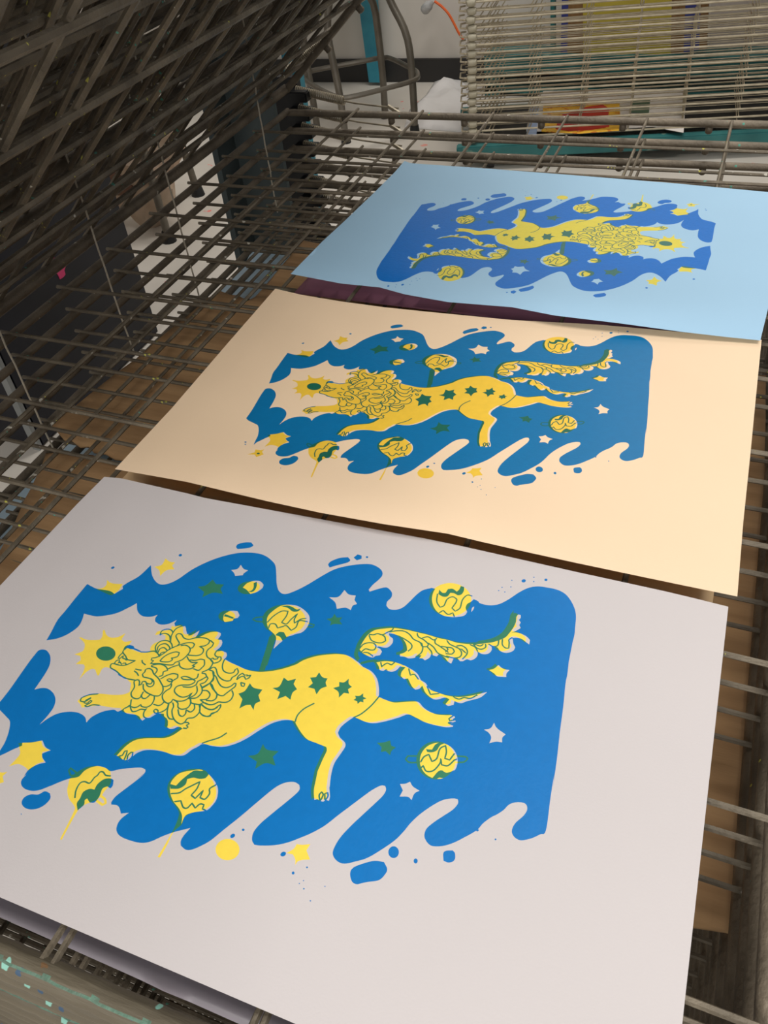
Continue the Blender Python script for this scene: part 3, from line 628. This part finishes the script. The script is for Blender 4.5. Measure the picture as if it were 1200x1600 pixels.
# papers lying on its base
ZP=FZ+.084
def sheet_on(px,m,name,label,z=ZP,cat='paper sheet',group=None):
    b=MB(); b.slab(ground(px,z),z-.001,z); o=b.build(name,m,smooth=False)
    return tag(o,label,cat,group) if label else o
sheet_on([(822,205),(830,158),(850,142),(1073,138),(1070,180),(1068,207),(1020,198),(900,205)],M_white,'paper_sheet','white sheet lying in the base of the beige rack under the red print',ZP)
sheet_on([(986,176),(988,158),(1016,156),(1014,176)],M_green,'paper_sheet','small dark green card lying beside the red print in the beige rack',ZP+.002)
sheet_on([(822,214),(828,168),(842,166),(838,214)],M_lblue,'paper_sheet','pale blue strip of paper left of the red print in the beige rack',ZP+.003)
pr=empty('poster_print',at(908,185,2,ZP+.005)); tag(pr,'red and golden yellow print lying in the beige rack base','print')
def child(px,m,name,dz):
    b=MB(); o0=pr.location; b.slab([(x-o0.x,y-o0.y) for x,y in ground(px,ZP+.004+dz)],dz-.001,dz); return b.build(name,m,pr,False)
child([(846,206),(849,165),(905,163),(968,161),(970,204),(905,209)],M_yelp,'yellow_ground',0)
red=[(868,202),(872,188),(880,178),(890,176),(905,170),(925,166),(942,164),(952,170),(950,184),(952,198),(925,203),(890,205)]
child(red,M_red,'red_figure',.0012)
# things standing behind it
def ray_box(name,px,y,ytop,m,label,cat,th=.03,parent=None):
    """an upright board: px = four corners in the picture on the plane y"""
    pts=[Vector(at(px_,py_,1,y)) for px_,py_ in px]; V=pts+[q+Vector((0,th,0)) for q in pts]
    b=MB(); b.add(V,[(0,1,2,3),(7,6,5,4),(0,4,5,1),(1,5,6,2),(2,6,7,3),(3,7,4,0)]); o=b.build(name,m,parent,False)
    if label: tag(o,label,cat)
    return o
bench=empty('work_bench',(at(1000,100,1,2.51)[0],2.50,FZ)); tag(bench,'dark teal low bench standing behind the beige rack','bench')
b=MB(); zt=at(1000,88,1,2.50)[2]-FZ
b.box((.0,.06,zt-.03),(1.05,.12,.06)); b.build('bench_top',M_dteal,bench,False)
b=MB(); b.box((.0,.06,zt-.115),(1.05,.10,.02)); b.build('rail',M_dteal,bench,False)
for x in (-.50,.50):
    b=MB(); b.box((x,.06,(zt-.06)/2),(.05,.10,zt-.06)); b.build('leg',M_dteal,bench,False)
scr=empty('printing_screen',at(980,86,1,2.51)); tag(scr,'yellow printing screen with blue taped edges standing behind the beige rack','printing screen')
def cboard(px,m,name,y,th=.012):
    o0=scr.location; pts=[Vector(at(a,c_,1,y))-o0 for a,c_ in px]; V=pts+[q+Vector((0,th,0)) for q in pts]
    b=MB(); b.add(V,[(0,1,2,3),(7,6,5,4),(0,4,5,1),(1,5,6,2),(2,6,7,3),(3,7,4,0)]); return b.build(name,m,scr,False)
cboard([(911,-120),(1052,-120),(1048,84),(911,88)],M_mesh,'screen_mesh',2.525)
cboard([(880,-120),(891,-120),(886,88),(876,89)],M_tape,'tape_strip',2.524); cboard([(1076,-120),(1100,-120),(1092,78),(1068,82)],M_tape,'tape_strip',2.524)
cboard([(891,-120),(911,-120),(911,89),(886,89)],M_wood,'frame_side',2.526,.03); cboard([(1052,-120),(1076,-120),(1068,82),(1048,84)],M_wood,'frame_side',2.526,.03)
cboard([(1100,-120),(1112,-120),(1104,76),(1092,78)],M_wood,'frame_side',2.526,.03)
cboard([(860,-120),(866,-120),(866,88),(860,89)],M_dteal,'frame_side',2.526,.03)
ray_box('board',[(1116,-100),(1240,-100),(1240,70),(1108,74)],2.53,0,M_lilac,'grey lilac board standing at the right behind the beige rack','board',.02)

# ------------------------------------------------------------------ stool, table leg, cloth, hose at the wall
st=empty('stool',at(600,205,2,FZ)); tag(st,'grey steel stool with bent legs and foot ring by the white wall','stool')
o0=Vector(st.location)
def leg(px,y): return [Vector(at(a,c_,1,yy))-o0 for (a,c_),yy in zip(px,y)]
legs=[([(602,184),(598,120),(590,45),(583,5),(565,-25),(545,-60)],[2.258,2.25,2.24,2.23,2.21,2.19]),([(648,205),(646,150),(637,62),(613,8),(598,-25),(580,-60)],[2.12,2.12,2.13,2.14,2.15,2.16]),
      ([(541,222),(531,150),(519,90),(512,50),(515,0),(530,-60)],[2.02,2.03,2.05,2.06,2.08,2.12]),([(498,215),(488,150),(478,90),(474,40),(490,-10),(515,-60)],[2.10,2.11,2.12,2.13,2.14,2.15])]
for px,y in legs:
    pts=leg(smooth(px,False,corner=90,step=14),list(np.interp(np.linspace(0,1,len(smooth(px,False,corner=90,step=14))),np.linspace(0,1,len(y)),y)))
    b=MB(); b.tube(pts,.0115,10); b.build('leg',M_stool,st)
    b=MB(); q=pts[0]; b.tube([q+Vector((0,0,-.006)),q+Vector((0,0,.02))],[.017,.014],12); b.build('foot_cap',M_black,st)
zr=at(649,118,1,2.12)[2]
rp=[(474,122),(480,113),(510,106),(560,97),(598,90),(612,92),(635,103),(652,113),(653,121),(640,128),(600,139),(560,149),(535,153),(520,149),(495,137)]
pts=[Vector(at(a,c_,2,zr))-o0 for a,c_ in smooth(rp,True,corner=120,step=6)]; pts.append(pts[0])
b=MB(); b.tube(pts,.008,8,cap=False); b.build('foot_ring',M_stool,st)
sc=leg([(562,-75)],[2.14])[0]; b=MB(); b.tube([sc,sc+Vector((0,0,.03))],[.15,.155],28); b.build('seat',M_stool,st)
tl=empty('table',at(588,131,1,2.585)); tag(tl,'turquoise table with slanting leg against the white wall','table'); tl.location.z=FZ
o0=Vector(tl.location)
b=MB(); a0=Vector(at(588,129,1,2.585))-o0; a1=Vector(at(566,-60,1,2.585))-o0; a0.z=max(a0.z,.0)
for dx,w,m in ((0,.03,M_teal),):
    V=[a0+Vector((-.03,0,0)),a0+Vector((.025,0,0)),a1+Vector((.03,0,0)),a1+Vector((-.035,0,0))]; V+= [q+Vector((0,.035,0)) for q in V]
    b.add(V,[(0,1,2,3),(7,6,5,4),(0,4,5,1),(1,5,6,2),(2,6,7,3),(3,7,4,0)])
b.build('leg',M_teal,tl,False)
b=MB(); b.box((a1.x-.35,a1.y-.09,a1.z+.02),(.9,.20,.04)); b.build('tabletop',M_teal,tl,False)
def crumple(name,px,z,h,m,label,cat,seed):
    random.seed(seed); poly=dens(ground(px,z),.03); lo=np.array(poly).min(0); hi=np.array(poly).max(0); verts=[Vector(q) for q in poly]; n=len(verts); nb=n
    edges=[(i,(i+1)%n) for i in range(n)]; g=[(x+random.uniform(-.008,.008),y+random.uniform(-.008,.008)) for x in np.arange(lo[0],hi[0],.03) for y in np.arange(lo[1],hi[1],.03)]
    for q,k in zip(g,wnd(np.array(g),poly)):
        if k: verts.append(Vector(q))
    V,E,F,_,_,_=delaunay_2d_cdt(verts,edges,[],0,1e-6); Va=np.array([(v.x,v.y) for v in V]); Fa=np.array([list(f) for f in F]); Fa=Fa[wnd(Va[Fa].mean(1),poly)]
    B=np.array(poly); zz=[]
    for q in Va:
        d=np.min(np.linalg.norm(B-q,axis=1)); zz.append(z+.002+min(1,d/.06)*h*(.55+.45*math.sin(q[0]*31+seed)*math.cos(q[1]*27)+random.uniform(-.12,.12)))
    b=MB(); b.add([(x,y,q) for (x,y),q in zip(Va,zz)],Fa.tolist()); o=b.build(name,m); md=o.modifiers.new('t','SOLIDIFY'); md.thickness=.002
    tag(o,label,cat); random.seed(seed+1); return o
crumple('cloth',[(684,121),(722,128),(732,140),(738,165),(732,208),(690,205),(632,200),(640,172),(665,150)],FZ,.045,M_cloth,'crumpled white cloth on the floor left of the beige rack','cloth',3)
b=MB(); hp=[Vector(at(a,c_,1,2.57)) for a,c_ in smooth([(679,2),(690,10),(701,22),(710,38),(716,50),(724,62)],False)]; b.tube(hp,.0045,8); tag(b.build('hose',M_orng),'thin orange hose hanging against the white wall','hose')
b=MB(); q0=Vector(at(661,18,1,2.57)); q1=Vector(at(677,1,1,2.57)); d=q1-q0; b.tube([q0,q0+d*.15,q0+d*.6,q0+d*.8,q1],[.012,.017,.016,.009,.008],12); tag(b.build('plastic_bottle',M_clear),'small cloudy plastic bottle at the end of the orange hose','bottle')

# ------------------------------------------------------------------ navy bin, paper bag and small stool behind the hinge side
bin_=empty('storage_cabinet',(-1.28,.60,FZ)); tag(bin_,'tall dark navy cabinet with pink paint splash standing left of the dark rack','cabinet')
b=MB(); b.box((0,0,.46),(.58,.445,.92),0,0,.006); b.build('body',M_navy,bin_)
b=MB(); b.box((.283,-.2265,.46),(.016,.010,.92)); b.build('corner_strip',M_rim,bin_,False)
def splash(px,py,r,m,name):
    q=Vector(at(px,py,0,-.9885))-Vector(bin_.location); b=MB(); n=22; V=[]
    for i in range(n):
        a=2*math.pi*i/n; rr=r*random.uniform(.65,1.2); V.append((q.x,q.y+rr*math.cos(a),q.z+rr*math.sin(a)))
    V+= [(x-.002,y,z) for x,y,z in V]; b.add(V,[tuple(range(n)),tuple(range(n,2*n))[::-1]]+[(i,(i+1)%n,(i+1)%n+n,i+n) for i in range(n)]); b.build(name,m,bin_,False)
splash(93,418,.019,M_pink,'paint_splash'); splash(44,448,.006,M_orng,'paint_drip')
s2=empty('stool',at(265,377,2,FZ)); tag(s2,'stool with black rubber foot standing beside the navy cabinet','stool'); o0=Vector(s2.location)
for dx,dy in ((0,0),(-.28,.15),(-.08,.30)):
    b=MB(); b.tube([(dx,dy,.0),(dx*.75-.02,dy*.75+.02,.42)],.011,10); lg=b.build('leg',M_stool,s2)
    b=MB(); b.tube([(dx,dy,.0),(dx,dy,.03)],[.021,.015],12); b.build('rubber_foot',M_black,lg)
b=MB(); b.tube([(-.13,.11,.42),(-.13,.11,.445)],[.17,.175],28); b.build('seat',M_stool,s2)
bag=empty('paper_bag',at(236,352,2,FZ)); tag(bag,'crumpled beige paper bag with brown patch standing behind the rack at left','bag'); o0=Vector(bag.location)
b=MB(); V=[];F=[]; lv=9; nn=18
for i in range(lv):
    t=i/(lv-1); hgt=.27*t; w=.03+.075*math.sin(min(1,t*1.15)*math.pi*.62)+.0; cx=.05*t
    for k in range(nn):
        a=2*math.pi*k/nn; rr=w*(1+.22*math.sin(3*a+i)+random.uniform(-.14,.14)); V.append((cx+rr*math.cos(a),rr*.7*math.sin(a),hgt+random.uniform(-.012,.012)*(0<i)))
for i in range(lv-1):
    for k in range(nn): F.append((i*nn+k,i*nn+(k+1)%nn,(i+1)*nn+(k+1)%nn,(i+1)*nn+k))
F.append(tuple(range(nn))[::-1]); F.append(tuple((lv-1)*nn+k for k in range(nn)))
b.add(V,F); b.build('body',M_bag,bag)
b=MB(); b.ball((-.01,-.075,.15),(.045,.012,.03)); b.build('brown_patch',M_bagb,bag)

# ------------------------------------------------------------------ light: ceiling fixtures, an added low front fill and soft room light
def area(name,loc,target,size,power,color=(1,.97,.93)):
    l=bpy.data.lights.new(name,'AREA'); l.shape='RECTANGLE'; l.size=size[0]; l.size_y=size[1]; l.energy=power; l.color=color
    o=bpy.data.objects.new(name,l); COL.objects.link(o); o.location=loc
    o.rotation_euler=(Vector(target)-Vector(loc)).to_track_quat('-Z','Y').to_euler(); return o
area('ceiling_and_fill_light',(.75,.0,1.9),(.2,0,0),(.9,1.2),27)
area('ceiling_and_fill_light',(.05,-2.1,1.05),(-.1,.1,.1),(1.6,.7),38)  # unseen low fill lamp added on the camera side to brighten raised shelf undersides
area('ceiling_and_fill_light',(-.2,1.7,2.0),(-.4,1.9,-.5),(1.6,.5),32)
w=bpy.data.worlds.new('world'); scene.world=w; w.use_nodes=True; bg=w.node_tree.nodes['Background']; bg.inputs[0].default_value=(.93,.95,1,1); bg.inputs[1].default_value=.20
vs=scene.view_settings; vs.view_transform='Standard'; vs.look='None'; vs.gamma=1; vs.exposure=0; vs.use_curve_mapping=False
